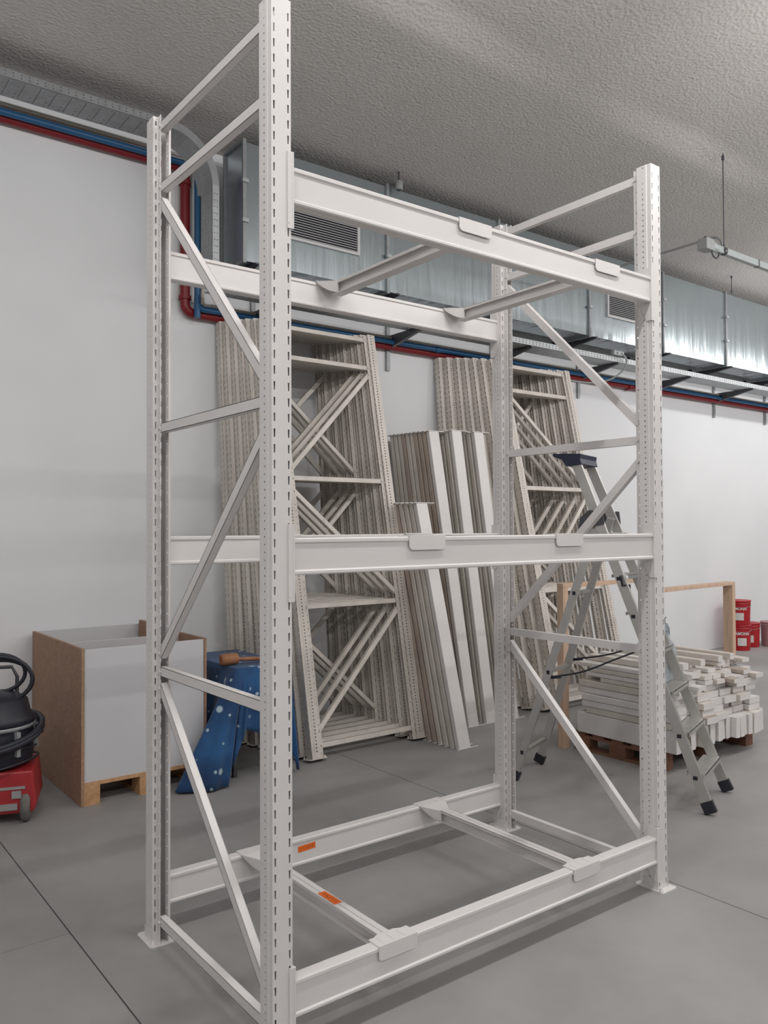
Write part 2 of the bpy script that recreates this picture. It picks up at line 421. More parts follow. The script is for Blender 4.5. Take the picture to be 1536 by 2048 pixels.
def frame_parts(parent, key, x=0.0):
    um, pm, bms = meshes[key]
    for yy, rz in ((0, 0), (D, PI)):
        u = link('upright', um, parent, (x, yy, 0), (0, 0, rz)); link('base_plate', pm, u)
    for bm_ in bms: link('brace', bm_, parent, (x, 0, 0))

# ------------------------------------------------------------------ beams
def beam_profile(h=.12, dpt=.05):
    r = .004
    return [(0+r, 0), (0, r), (0, .012), (.006, .017), (.006, h-.019), (0, h-.014), (0, h-r), (r, h), (dpt-r, h), (dpt, h-r), (dpt, h-.014), (dpt-.006, h-.019), (dpt-.006, .017), (dpt, .012), (dpt, r), (dpt-r, 0)]
BX0, BX1 = .0445, L-.0445
m = MB(); m.prism(beam_profile(), 0, BX0, BX1); BEAM = m.mesh('beam', CREAM)
def connector_mesh():
    # right hand connector, local origin: beam end at x=0 going -x, y=0 front, z=0 beam bottom
    m = MB()
    # plate against the side of the upright, with diagonal lower cut
    m.prism([(-.004, -.085), (.022, -.085), (.052, -.03), (.056, 0), (.056, .12), (.046, .165), (-.004, .165)], 0, .0005, .0045)
    m.prism([(.0005, -.085), (.022, -.085), (.022, .165), (.0005, .165)], 1, -.0045, -.0005)
    m.tube([(.003, -.002, -.085), (.003, -.002, .165)], .0045, 8)
    for z in (.138, .152):
        for y in (.012, .028): m.tube([(-.0006, y, z), (.001, y, z)], .0028, 6)
    m.tube([(-.001, .018, -.055), (.002, .018, -.055)], .003, 6)
    m.bar((-.001, .016, -.068), (.020, -.006, -.068), .004, .004)
    return m.mesh('end_connector', CREAM)
CONN = connector_mesh()
rack = thing('pallet_rack', 'tall cream steel rack bay standing assembled in the foreground', 'rack', (0, 0, 0))
frame_parts(rack, 'A', 0.0); frame_parts(rack, 'A', L)
LEVELS = (.125, 1.53, 2.732)
for zb in LEVELS:
    for side in (0, 1):
        # side 0 front, side 1 back (rotated half a turn)
        if side == 0: b = link('beam', BEAM, rack, (0, 0, zb))
        else: b = link('beam', BEAM, rack, (L, D, zb), (0, 0, PI))
        link('end_connector', CONN, b, (BX1, 0, 0))
        c = link('end_connector', CONN, b, (BX0, 0, 0)); c.scale = (-1, 1, 1)

def crossbar_mesh():
    m = MB(); a, b = .052, D-.10; t = .003; zt = .114
    # C profile: top flange, web, bottom flange
    m.box(-.027, .027, a, b, zt-t, zt); m.box(-.003, .0, a, b, zt-.055, zt); m.box(-.027, .027, a, b, zt-.055-t, zt-.055)
    m.box(-.027, -.024, a, b, zt-.012, zt); m.box(.024, .027, a, b, zt-.012, zt)
    return m.mesh('cross_bar', CREAM)
def hook_mesh(flare=True):
    m = MB(); wd = .085; t = .003
    # outer tab with rounded lower corners
    m.prism([(-wd, .12+t), (-wd, .085), (-wd+.006, .076), (-wd+.016, .072), (wd-.016, .072), (wd-.006, .076), (wd, .085), (wd, .12+t)], 1, -t-.0008, -.0008)
    m.box(-wd, wd, -t, .060, .1205, .1205+t)
    m.tube([(.0, -t-.0012, .104), (.0, -t+.001, .104)], .003, 8)
    # pressed ribs
    for x in (-.045, 0, .045): m.box(x-.012, x+.012, .006, .052, .1235, .1245)
    # flare from the beam towards the bar
    if not flare:
        m.prism([(-.075, .056), (.075, .056), (.034, .075), (-.034, .075)], 2, .118, .1215)
        return m.mesh('hook_clip', CREAM)
    def q(a): m.add(a, [(0, 1, 2, 3)]); m.add([Vector(p)-Vector((0, 0, t)) for p in a], [(3, 2, 1, 0)])
    q([(-wd, .055, .1225), (wd, .055, .1225), (.027, .15, .113), (-.027, .15, .113)])
    for s in (-1, 1):
        for k in range(5):
            f0, f1 = k/5, (k+1)/5
            def P(f, low):
                x = wd+(.027-wd)*f; y = .055+.095*f
                z = .1225-.0095*f if not low else .112-.052*math.sin(f*PI/2)
                return Vector((s*(x-(.004 if low else 0)), y, z))
            a = [P(f0, 0), P(f1, 0), P(f1, 1), P(f0, 1)]
            m.add(a, [(0, 1, 2, 3)]); m.add([p-Vector((s*t, 0, 0)) for p in a], [(3, 2, 1, 0)])
    return m.mesh('hook_clip', CREAM)
CB, HK, HKF = crossbar_mesh(), hook_mesh(), hook_mesh(False)
for zb, xs_ in ((LEVELS[0], (.462, 1.481)), (LEVELS[1], (.605, 1.39)), (LEVELS[2], (.856, 1.662))):
    for x in xs_:
        o = link('cross_bar', CB, rack, (x, 0, zb)); link('hook_clip', HKF, o, (0, 0, 0)); link('hook_clip', HK, o, (0, D, 0), (0, 0, PI))
# orange stickers with handwriting
def sticker(loc, rot, w, h, name='orange_sticker'):
    m = MB(); m.box(-w/2, w/2, -.0006, 0, -h/2, h/2)
    o = link(name, m.mesh(name, ORANGE), rack, loc, rot); o['label'] = 'orange paper sticker with faint pen marks'
    t = MB()
    for k, c in enumerate('1l7oo'):
        x = -w*.36+k*w*.17
        if c == 'o': t.tube(arc((x, -.0009, 0), h*.16, 0, 2*PI, 10, ((1, 0, 0), (0, 0, 1))), .0006, 4, caps=False)
        else: t.bar((x, -.0009, -h*.2), (x+.003, -.0009, h*.2), .0006, .0012, (1, 0, 0))
    link('pen_mark', t.mesh('pen_mark', INK), o)
sticker((.717, D-.0447, LEVELS[0]+.074), (0, math.radians(-2), 0), .095, .028)
sticker((.462, .43, LEVELS[0]+.1148), (math.radians(-90), 0, math.radians(90)), .12, .034)

# ------------------------------------------------------------------ leaning frame stacks
def stack(nf, foot0, top0, foot1, top1, x0, x1, pattern, who, grp):
    for i in range(nf):
        f = i/(nf-1); fy = foot0+(foot1-foot0)*f; ty = top0+(top1-top0)*f; x = x0+(x1-x0)*f + random.uniform(-.008, .008)
        lean = math.asin((ty-fy)/H)
        A = pattern[i % len(pattern)] == 'A'
        # local y -> world +x (A) or -x (B)
        R = Matrix.Rotation(-lean, 4, 'X') @ Matrix.Rotation(-PI/2 if A else PI/2, 4, 'Z')
        loc = Vector((x if A else x+D, fy, .009+abs(math.sin(lean))*.02))
        M = Matrix.Translation(loc) @ R
        lab = ('front upright frame of the %s' % who) if i == 0 else \
              ('cream upright frame, %s from the front in the %s' % (ORD[i], who))
        if i == nf-1: lab = 'rearmost cream upright frame of the %s, against the wall' % who
        t = thing('upright_frame', lab, 'rack frame', group=grp, M=M)
        frame_parts(t, 'B')
stack(8, 2.775, 3.425, 3.66, 3.925, 1.85, 1.68, 'AAABBBAB', 'leaning stack left of the pale beams', 'upright frames leaning behind the rack')
stack(8, 2.70, 3.43, 3.62, 3.925, 4.43, 4.08, 'BBBBABAA', 'leaning stack right of the pale beams', 'upright frames leaning beside the ladder')

# ------------------------------------------------------------------ leaning long beams
def long_beam_meshes(length):
    m = MB(); hh, dd, r = .118, .05, .004   # width along x, thickness along y, length along z
    prof = [(r, 0), (hh-r, 0), (hh, r), (hh, dd-r), (hh-r, dd), (.02, dd), (.016, dd-.006), (r, dd-.006), (0, dd-.01), (0, r)]
    m.prism([(p[0], p[1]) for p in prof], 2, .004, length-.004)
    p_ = MB(); p_.prism([(-.022, -.006), (.190, -.006), (.195, -.001), (.195, .054), (-.022, .054)], 2, -.001, .0045)
    for x in (-.018, .15): p_.box(x, x+.006, .052, .060, .0005, .0035)
    return m, p_
LBM = {}
for ln in (1.95, 2.60):
    m, p_ = long_beam_meshes(ln)
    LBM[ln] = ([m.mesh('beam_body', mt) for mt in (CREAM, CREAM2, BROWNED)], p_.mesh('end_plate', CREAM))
def beam_group(x, fy, n, step, ln, lean0, lean1, who, grp, jit=.004):
    for i in range(n):
        lean = lean0+(lean1-lean0)*i/max(1, n-1)
        y = fy+step*i; bodies, pl = LBM[ln]
        M = Matrix.Translation((x+random.uniform(-jit, jit), y, .0015+.052*0)) @ Matrix.Rotation(-lean, 4, 'X')
        lab = 'front cream beam of the %s, its broad face bare' % who if i == 0 else 'cream beam, %s from the front in the %s' % (ORD[i], who)
        t = thing('loose_beam', lab, 'beam', group=grp, M=M)
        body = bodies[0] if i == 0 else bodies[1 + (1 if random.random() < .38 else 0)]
        link('beam_body', body, t); link('end_plate', pl, t); link('end_plate', pl, t, (0, 0, ln-.004))
beam_group(2.90, 2.335, 7, .066, 1.95, math.radians(14.8), math.radians(14.2), 'short row beside the left frame stack', 'short beams leaning in a row')
beam_group(3.435, 2.80, 10, .066, 2.60, math.radians(11.0), math.radians(9.6), 'first tall row of leaning beams', 'first row of tall leaning beams')
beam_group(3.645, 2.80, 10, .066, 2.60, math.radians(9.4), math.radians(9.2), 'second tall row of leaning beams', 'second row of tall leaning beams')
beam_group(3.90, 2.78, 10, .066, 2.60, math.radians(9.4), math.radians(9.2), 'third tall row of leaning beams', 'third row of tall leaning beams')

# ------------------------------------------------------------------ box on its pallet
def pallet(name, label, cat, loc, w, d, mat, rotz=0, group=None):
    # w along x (short, boards run along x), d along y
    t = thing(name, label, cat, loc, (0, 0, rotz), group)
    m = MB(); m.box(-w/2, w/2, -.05, .05, 0, .020); bd = m.mesh('deck_board', mat)
    m = MB(); m.box(-.05, .05, -d/2, d/2, 0, .020); st = m.mesh('bottom_board', mat)
    m = MB(); m.box(-.05, .05, -.07, .07, 0, .078); bl = m.mesh('block', mat)
    m = MB(); m.box(-.05, .05, -d/2, d/2, 0, .020); ss = m.mesh('stringer_board', mat)
    for x in (-w/2+.05, 0, w/2-.05):
        link('bottom_board', st, t, (x, 0, 0)); link('stringer_board', ss, t, (x, 0, .098))
        for y in (-d/2+.07, 0, d/2-.07): link('block', bl, t, (x, y, .020))
    nb = 7 if d > 1 else 5
    for i in range(nb):
        link('deck_board', bd, t, (0, -d/2+.05+(d-.10)*i/(nb-1), .118))
    return t
pallet('pallet', 'light wooden pallet under the white fronted chipboard box', 'pallet', (.655, 3.39, 0), .80, 1.16, PALLETW)
bx = thing('panel_box', 'open topped chipboard box with white front standing on a pallet', 'box', (.65, 3.3, 0))
def bxp(name, x0, x1, y0_, y1_, z0, z1, mat, lab=None):
    m = MB(); m.box(x0-.65, x1-.65, y0_-3.3, y1_-3.3, z0, z1)
    o = link(name, m.mesh(name, mat, .0015), bx)
    if lab: o['label'] = lab
    return o
bxp('front_panel', .262, 1.045, 2.822, 2.838, .138, .945, MELA, 'white melamine front board')
bxp('side_panel', .240, .260, 2.808, 3.93, 0.001, .955, CHIP, 'brown chipboard side board reaching the floor')
bxp('side_panel', 1.047, 1.063, 2.815, 3.90, .138, .952, CHIP, 'brown chipboard side board')
bxp('back_panel', .262, 1.045, 3.90, 3.916, .138, .955, MELA)
bxp('inner_board', .262, 1.03, 3.20, 3.216, .138, .945, MELA)
bxp('corner_board', 1.0, 1.03, 3.70, 3.88, .138, .985, CHIP)
bxp('panel_edge', .262, 1.045, 2.8385, 2.8425, .138, .943, CHIPE)
o = bxp('sticker', .690, .716, 2.8208, 2.8218, .885, .908, ORANGE, 'small orange sticker'); 

# ------------------------------------------------------------------ table, cloth, mallet
tb = thing('table', 'table with slender dark legs hidden under the starry blue cloth', 'table', (1.5, 3.1, 0))
m = MB(); m.box(-.27, .115, -.39, .40, .715, .738); link('table_top', m.mesh('table_top', CHIP), tb)
for x in (-.25, .10):
    for y in (-.32, .36):
        m = MB(); m.bar((x, y, 0), (x, y, .715), .028, .028, (0, 1, 0)); link('leg', m.mesh('leg', DARKM), tb)
m = MB(); m.box(-.25, .10, -.335, -.305, .65, .715); m.box(-.25, .10, .345, .375, .65, .715); link('apron', m.mesh('apron', DARKM), tb)
ctl = [((1.225, 3.50), (1.16, 3.50, .30)), ((1.225, 3.2), (1.15, 3.2, .22)), ((1.225, 2.95), (1.09, 2.95, .12)), ((1.225, 2.84), (1.04, 2.80, .02)), ((1.225, 2.74), (.80, 2.71, .012)),
       ((1.225, 2.705), (.90, 2.61, .012)), ((1.25, 2.70), (1.03, 2.585, .012)), ((1.27, 2.70), (1.12, 2.61, .014)), ((1.285, 2.70), (1.17, 2.665, .10)),
       ((1.31, 2.70), (1.235, 2.64, .27)), ((1.34, 2.70), (1.27, 2.665, .34)), ((1.38, 2.70), (1.37, 2.65, .31)), ((1.45, 2.70), (1.44, 2.665, .35)), ((1.54, 2.70), (1.53, 2.65, .30)),
       ((1.59, 2.70), (1.60, 2.66, .2)), ((1.62, 2.70), (1.64, 2.62, .02)), ((1.63, 2.705), (1.66, 2.66, .012)), ((1.63, 2.9), (1.65, 2.85, .2)), ((1.63, 3.5), (1.64, 3.5, .3))]
pts = []
for i in range(len(ctl)-1):
    (a, A_), (b, B_) = ctl[i], ctl[i+1]; k = 5
    for j in range(k):
        f = j/k; g_ = f*f*(3-2*f)
        pts.append((Vector((a[0]+(b[0]-a[0])*f, a[1]+(b[1]-a[1])*f, .744)), Vector(A_)*(1-g_)+Vector(B_)*g_))
pts.append((Vector((*ctl[-1][0], .744)), Vector(ctl[-1][1])))
cm = MB(); rows = 14; V = []
for i, (a, b) in enumerate(pts):
    out = Vector((a.x-1.5, a.y-3.1, 0)).normalized()
    for r_ in range(rows+1):
        f = r_/rows
        p = a.lerp(b, f)
        p.z = a.z+(b.z-a.z)*f
        p += out*(.012*min(1, f*6))
        if f > .1: p += out*.014*math.sin(i*.95)*min(1, f*1.6)
        p.z = max(p.z, .008+.006*abs(math.sin(i*1.3)))
        V.append(p-Vector((1.5, 3.1, 0)))
n = rows+1
cm.add(V, [(i*n+r_, (i+1)*n+r_, (i+1)*n+r_+1, i*n+r_+1) for i in range(len(pts)-1) for r_ in range(rows)], True)
k0 = [i*n for i in range(len(pts))]
top = [V[i] for i in k0]; cen = Vector((0, 0, .744)); kk = len(top)
cm.add(top+[cen], [(i+1, i, kk) for i in range(kk-1)]+[(0, kk-1, kk)], False)
me = cm.mesh('tablecloth', CLOTH); bm = bmesh.new(); bm.from_mesh(me); bmesh.ops.remove_doubles(bm, verts=bm.verts, dist=1e-4)
bmesh.ops.recalc_face_normals(bm, faces=bm.faces); bmesh.ops.solidify(bm, geom=list(bm.faces), thickness=-.002); bm.to_mesh(me); bm.free()
tag(link('tablecloth', me, None, (1.5, 3.1, 0)), 'deep blue cloth printed with white stars, trailing onto the floor', 'tablecloth')
ml = thing('mallet', 'brown wooden mallet lying on the blue cloth', 'mallet', (1.24, 2.84, .790), (0, 0, math.radians(-8)))
m = MB(); m.lathe([(.030, -.062), (.037, -.058), (.040, -.03), (.040, .03), (.037, .058), (.030, .062)], 18, Matrix.Rotation(PI/2, 4, 'Y') @ Matrix.Rotation(0, 4, 'Z'))
link('mallet_head', m.mesh('mallet_head', MALW), ml)
m = MB(); m.tube([(.02, -.0, -.002), (.18, -.0, -.010), (.33, -.0, -.022)], [.013, .015, .017], 10); link('mallet_handle', m.mesh('mallet_handle', MALW), ml, (0, 0, 0), (0, 0, math.radians(-2)))

# ------------------------------------------------------------------ red vacuum at the left edge
vc = thing('vacuum_cleaner', 'black drum vacuum machine on a red wheeled base beside the chipboard box', 'vacuum cleaner', (-.22, 2.98, 0), (0, 0, math.radians(-20)))
m = MB()
m.prism([(-.26, .10), (-.24, .06), (.16, .06), (.21, .12), (.215, .24), (.19, .30), (-.24, .30)], 0, -.19, .19)
link('base', m.mesh('base', REDV, .012), vc, (0, 0, 0), (0, 0, PI/2))
m = MB(); m.box(-.20, .20, -.195, -.19, .20, .215); m.box(-.16, .16, -.20, -.19, .085, .12); m.box(.13, .18, -.202, -.19, .15, .19); link('base_trim', m.mesh('base_trim', GREYP), vc)
m = MB(); m.lathe([(.17, .30), (.215, .32), (.225, .36), (.225, .50), (.215, .54), (.23, .55), (.23, .58), (.21, .60), (.19, .68), (.12, .72), (.06, .73), (.0, .735)], 28, None, False); link('drum', m.mesh('drum', BLACKP), vc)
m = MB(); m.box(-.02, .02, -.012, .012, .38, .52); cl_ = m.mesh('clamp', GREYP)
for a in range(6): link('clamp', cl_, vc, M=Matrix.Rotation(a*PI/3+.2, 4, 'Z') @ Matrix.Translation((.230, 0, 0)))
m = MB(); m.lathe([(.232, .525), (.236, .53), (.236, .542), (.232, .547)], 28, None, False); link('rim_band', m.mesh('rim_band', GALVD), vc)
for x, y in ((.20, -.13), (.20, .15), (-.22, -.15), (-.22, .15)):
    w_ = MB(); w_.lathe([(.03, -.026), (.080, -.026), (.095, -.014), (.095, .014), (.080, .026), (.03, .026)], 20, Matrix.Rotation(PI/2, 4, 'Y'))
    wo = link('wheel', w_.mesh('wheel', TYRE), vc, (x, y, .095))
    h_ = MB(); h_.lathe([(.028, -.024), (.028, .024)], 12, Matrix.Rotation(PI/2, 4, 'Y')); link('hub', h_.mesh('hub', GREYP), wo)
m = MB(); P_ = []
for k in range(150):
    a = k/150*2*PI*3.2; rr = .262+.014*math.sin(a*.7); P_.append((rr*math.cos(a), rr*math.sin(a), .45+.06*math.sin(a*1.0+.5)+.05*(k/150)))
m.tube(P_, .017, 8)
link('hose', m.mesh('hose', BLACKP), vc)
m = MB()
for q, (tz, rr, tx) in enumerate(((.80, .19, .03), (.79, .17, .05), (.83, .155, .02))):
    m.tube([Vector((tx+rr*math.cos(t_), -.04+.03*q, tz+rr*.72*math.sin(t_))) for t_ in [2*PI*k/28 for k in range(28)]], .012, 7, closed=True)
link('hose_coil', m.mesh('hose_coil', BLACKP), vc)
m = MB()
m.tube([Vector((.238*math.cos(t_), .238*math.sin(t_), .36+.06*math.sin(t_*1.0+2.4))) for t_ in [2*PI*k/40 for k in range(40)]], .006, 6, closed=True)
m.tube([Vector((.25*math.cos(t_), .25*math.sin(t_)-.01, .30+.05*math.sin(t_*1.0+2.0))) for t_ in [2*PI*k/40 for k in range(40)]], .007, 6, closed=True)
link('power_cord', m.mesh('power_cord', BLACKP), vc)
m = MB(); m.tube([(-.15, .17, .30), (-.15, .19, .78), (-.12, .19, .84), (.08, .19, .84), (.11, .19, .78), (.11, .17, .30)], .011, 8); link('push_handle', m.mesh('push_handle', DARKM), vc)

# ------------------------------------------------------------------ cable trays
def tray_section(x0, x1, nm, yf, yb, z, rail=.056, tray=None, mat=GALV, ribs=True):
    ln = x1-x0
    m = MB()
    nz = int(ln/.05)
    for yy, s in ((yf, 1), (yb, -1)):
        zc = [.025+.05*k for k in range(nz)]
        m.sheet(lambda u, zz, d: (x0+zz, yy+s*d, z+u), 0, rail, 0, ln, .0015, [('hole', .018, .006, .006, .005, zc), ('hole', .040, .006, .006, .005, [q-.0 for q in zc])])
        m.box(x0, x1, min(yy, yy+s*.010), max(yy, yy+s*.010), z+rail-.001, z+rail+.001)
    link('side_rail', m.mesh('side_rail', mat), tray)
    m = MB()
    nb = int(ln/.10)
    wd = yb-yf
    cols = []
    for k in range(5):
        cols.append(('hole', wd*(k+.5)/5, .0065, .0065, .006, [.025+.10*j for j in range(nb)]))
    m.sheet(lambda u, zz, d: (x0+zz, yf+u, z+d), 0, wd, 0, ln, .0015, cols)
    if ribs:
        for j in range(nb):
            m.box(x0+.055+.10*j, x0+.075+.10*j, yf+.02, yb-.02, z-.006, z)
    link('bottom_sheet', m.mesh('bottom_sheet', mat), tray)
ct = thing('cable_tray', 'perforated galvanised cable tray high on the left, bending down beside the duct', 'cable tray', (0, 0, 0))
YT0, YT1 = 3.40, 3.665
for k in range(3): tray_section(-3.0+1.35*k, -3.0+1.35*(k+1), 'a', YT0, YT1, 4.625, tray=ct, mat=GALVD)
# bend: path in XZ ; bottom sheet on the inner (lower left) side
cx_, cz_, R_ = 1.05, 4.625-.335, .335
m = MB()
N = 14
for yy, s in ((YT0, 1), (YT1, -1)):
    for i in range(N):
        a0 = PI/2-PI/2*i/N; a1 = PI/2-PI/2*(i+1)/N
        P = lambda a, r: Vector((cx_+r*math.cos(a), yy, cz_+r*math.sin(a)))
        q = [P(a0, R_), P(a1, R_), P(a1, R_+.056), P(a0, R_+.056)]
        m.add(q, [(0, 1, 2, 3)], True); m.add([p+Vector((0, s*.0015, 0)) for p in q], [(3, 2, 1, 0)], True)
m.box(cx_-.003, cx_, YT0, YT1, 4.625, 4.627)
link('bend_rail', m.mesh('bend_rail', GALVD), ct)
m = MB()
for i in range(N):
    a0 = PI/2-PI/2*i/N; a1 = PI/2-PI/2*(i+1)/N
    q = [Vector((cx_+R_*math.cos(a), y_, cz_+R_*math.sin(a))) for a, y_ in ((a0, YT0), (a0, YT1), (a1, YT1), (a1, YT0))]
    m.add(q, [(0, 1, 2, 3)], True); m.add([p+Vector((.001, 0, .001)) for p in q], [(3, 2, 1, 0)], True)
link('bend_sheet', m.mesh('bend_sheet', GALVD), ct)
# vertical drop
xv = cx_+R_; zt_, zb_ = cz_, 3.60
m = MB(); nz = int((zt_-zb_)/.05); zc = [zb_+.025+.05*k for k in range(nz)]
YT2 = 3.60
for yy, s in ((YT0, 1), (YT2, -1)):
    m.sheet(lambda u, zz, d: (xv+u, yy+s*d, zz), 0, .056, zb_, zt_, .0015, [('hole', .018, .0045, .0045, .005, zc), ('hole', .040, .0045, .0045, .005, zc)])
link('drop_rail', m.mesh('drop_rail', GALV), ct)
m = MB()
m.sheet(lambda u, zz, d: (xv+d, YT0+u, zz), 0, YT2-YT0, zb_, zt_, .0015, [('hole', (YT2-YT0)*(k+.5)/5, .006, .006, .006, [zb_+.03+.05*j for j in range(13)]) for k in range(5)])
link('drop_sheet', m.mesh('drop_sheet', GALVD), ct)
ct2 = thing('cable_tray', 'bright perforated cable tray running on brackets below the duct', 'cable tray', (0, 0, 0))
for k in range(9): tray_section(1.44+1.38*k, 1.44+1.38*(k+1), 'b', 3.40, 3.66, 3.53, tray=ct2, ribs=False)

# brackets: wall channel + tapered arm
def bracket_meshes():
    c = MB(); c.box(-.02, .02, YW-.028, YW-.0005, 3.20, 3.72)
    for k in range(9): c.box(-.006, .006, YW-.0286, YW-.027, 3.23+.055*k, 3.26+.055*k)
    a = MB(); a.prism([(3.385, 3.528), (YW-.028, 3.528), (YW-.028, 3.40), (YW-.05, 3.405), (3.385, 3.512)], 0, -.018, .018)
    a2 = MB(); a2.prism([(3.365, 3.755), (YW-.028, 3.755), (YW-.028, 3.66), (3.365, 3.742)], 0, -.018, .018)
    return c.mesh('wall_channel', GALVD), a.mesh('arm', DARKM), a2.mesh('arm', DARKM)
WC, ARM, ARM2 = bracket_meshes()
for i, X in enumerate((2.03, 3.49, 4.90, 6.32, 7.75, 9.22, 10.6, 12.0)):
    t = thing('wall_bracket', 'dark steel wall bracket, %s from the left, carrying tray and pipes' % ORD[i], 'bracket', (X, 0, 0), group='wall brackets under the duct')
    link('wall_channel', WC, t); link('arm', ARM, t)
for i, X in enumerate((1.75, 3.15, 4.55, 5.90, 7.28, 8.65, 10.05, 11.4)):
    t = thing('duct_bracket', 'dark arm under the metal duct, %s from the left' % ORD[i], 'bracket', (X, 0, 0), group='arms carrying the duct')
    link('arm', ARM2, t); c = MB(); c.box(-.02, .02, YW-.028, YW-.0005, 3.63, 3.80); link('wall_plate', c.mesh('wall_plate', DARKM), t)

# ------------------------------------------------------------------ duct
DY0, DY1, DZ0, DZ1 = 3.40, 3.72, 3.757, 4.70
du = thing('ventilation_duct', 'long galvanised rectangular duct running along the wall under the ceiling', 'duct', (0, 0, 0))
sx = [1.65, 3.055, 4.44, 5.82, 7.19, 8.565, 9.94, 11.31, 12.7]
for i in range(len(sx)-1):
    m = MB(); m.box(sx[i]+.004, sx[i+1]-.004, DY0+.006, DY1-.006, DZ0+.006, DZ1-.006)
    link('duct_section', m.mesh('duct_section', DUCT), du)
for i, X in enumerate(sx):
    m = MB(); a, b = X-.014, X+.014
    e = .014
    m.box(a, b, DY0-e, DY0+.008, DZ0-e, DZ1+e); m.box(a, b, DY1-.008, DY1+e, DZ0-e, DZ1+e)
    m.box(a, b, DY0+.0085, DY1-.0085, DZ0-e, DZ0+.008); m.box(a, b, DY0+.0085, DY1-.0085, DZ1-.008, DZ1+e)
    fl = link('flange', m.mesh('flange', GALVD), du)
    for z in (4.07, 4.38):
        c = MB(); c.box(X-.026, X+.026, DY0-.034, DY0-.010, z-.014, z+.014); link('flange_clip', c.mesh('flange_clip', GALV), fl)
for gx0, gx1 in ((1.92, 2.75), (6.13, 6.95)):
    z0, z1 = 4.015, 4.285; m = MB(); f = .022
    m.box(gx0, gx1, DY0-.014, DY0+.006, z0, z0+f); m.box(gx0, gx1, DY0-.014, DY0+.006, z1-f, z1)
    m.box(gx0, gx0+f, DY0-.014, DY0+.006, z0+f, z1-f); m.box(gx1-f, gx1, DY0-.014, DY0+.006, z0+f, z1-f)
    gr = link('air_grille', m.mesh('air_grille', WHITEP), du)
    gr['label'] = 'white louvred air grille'
    m = MB(); m.box(gx0+f, gx1-f, DY0+.0045, DY0+.0055, z0+f, z1-f); link('grille_dark_inside', m.mesh('grille_dark_inside', BLACKP), gr)  # black sheet standing in for the shaded duct inside behind the louvres
    ns = 11
    sm = MB(); hl = (gx1-gx0)/2-f
    sm.prism([(-.010, -.006), (.004, .004), (.004, .007), (-.010, -.003)], 0, -hl, hl); slm = sm.mesh('louvre', WHITEP)
    for k in range(ns): link('louvre', slm, gr, ((gx0+gx1)/2, DY0-.002, z0+f+(z1-z0-2*f)*(k+.5)/ns))

# ceiling rods
def rod(x, y, z0, label):
    m = MB(); m.tube([(0, 0, z0), (0, 0, ZC+.05)], .005, 6); m.tube([(0, 0, z0-.02), (0, 0, z0+.03)], .008, 8); m.tube([(0, 0, ZC-.008), (0, 0, ZC+.03)], .012, 8)
    tag(link('hanging_rod', m.mesh('hanging_rod', DARKM), None, (x, y, 0)), label, 'rod')
rod(5.155, 1.453, 4.04, 'thin rod holding the end of the overhead busbar')
rod(8.33, 3.18, 4.62, 'short bare rod hanging from the ceiling near the duct')
# detector
m = MB(); m.lathe([(.0, 0), (.030, .001), (.034, .004), (.036, .02), (.036, .07), (.030, .078)], 18)
dt = thing('smoke_detector', 'small grey round detector under the ceiling by the duct', 'detector', (3.13, 3.325, 4.655))
link('body', m.mesh('body', GREYP), dt)
m = MB(); m.tube([(0, 0, .075), (0, 0, .20)], .008, 6); m.bar((0, 0, .05), (-.06, .06, .05), .01, .02); link('mount', m.mesh('mount', DARKM), dt)
m = MB(); m.tube([(0, 0, -.003), (0, 0, .002)], .022, 14); link('lens', m.mesh('lens', BLACKP), dt)

# ------------------------------------------------------------------ pipes
def pipe(name, label, path, r, mat, extras=()):
    m = MB(); m.tube(path, r, 14)
    for p, q, rr in extras: m.tube([p, q], rr, 14)
    tag(link(name, m.mesh(name, mat), None), label, 'pipe')
def zpath(y, xv, zh, zl, x_start, x_end, rb):
    a = [(x_start, y, zh), (xv-rb, y, zh)]
    a += [tuple(v) for v in arc((xv-rb, y, zh-rb), rb, PI/2, 0, 6, ((1, 0, 0), (0, 0, 1)))[1:]]
    a += [(xv, y, zl+rb)]
    a += [tuple(v) for v in arc((xv+rb, y, zl+rb), rb, PI, 1.5*PI, 6, ((1, 0, 0), (0, 0, 1)))[1:]]
    a += [(x_end, y, zl)]
    return a
pipe('sprinkler_pipe', 'thick red pipe running along the wall and dropping beside the tray', zpath(3.925, 1.395, 4.60, 3.43, -7.9, 13, .07), .040, REDP,
     [((1.395, 3.925, 3.56), (1.395, 3.925, 3.53), .052), ((1.395, 3.925, 4.49), (1.395, 3.925, 4.46), .050), ((7.2, 3.925, 3.43), (7.26, 3.925, 3.43), .055)])
pipe('water_pipe', 'blue pipe running in front of the thick red pipe', zpath(3.850, 1.468, 4.605, 3.455, -7.9, 13, .05), .025, BLUEP,
     [((1.468, 3.85, 3.55), (1.468, 3.85, 3.38), .026), ((4.0, 3.85, 3.455), (4.05, 3.85, 3.455), .031), ((7.75, 3.85, 3.455), (7.82, 3.85, 3.455), .034)])
pipe('conduit', 'pale conduit on the wall just above the blue pipe', zpath(3.885, 1.525, 4.672, 3.500, -7.9, 13, .035), .014, BEIGEP,
     [((1.525, 3.885, 3.60), (1.525, 3.885, 3.50), .018), ((1.60, 3.885, 3.50), (1.68, 3.885, 3.50), .018)])
pipe('conduit', 'uppermost thin grey conduit on the wall under the tray', [(-7.9, 3.93, 4.705), (1.2, 3.93, 4.705)], .010, GREYL)

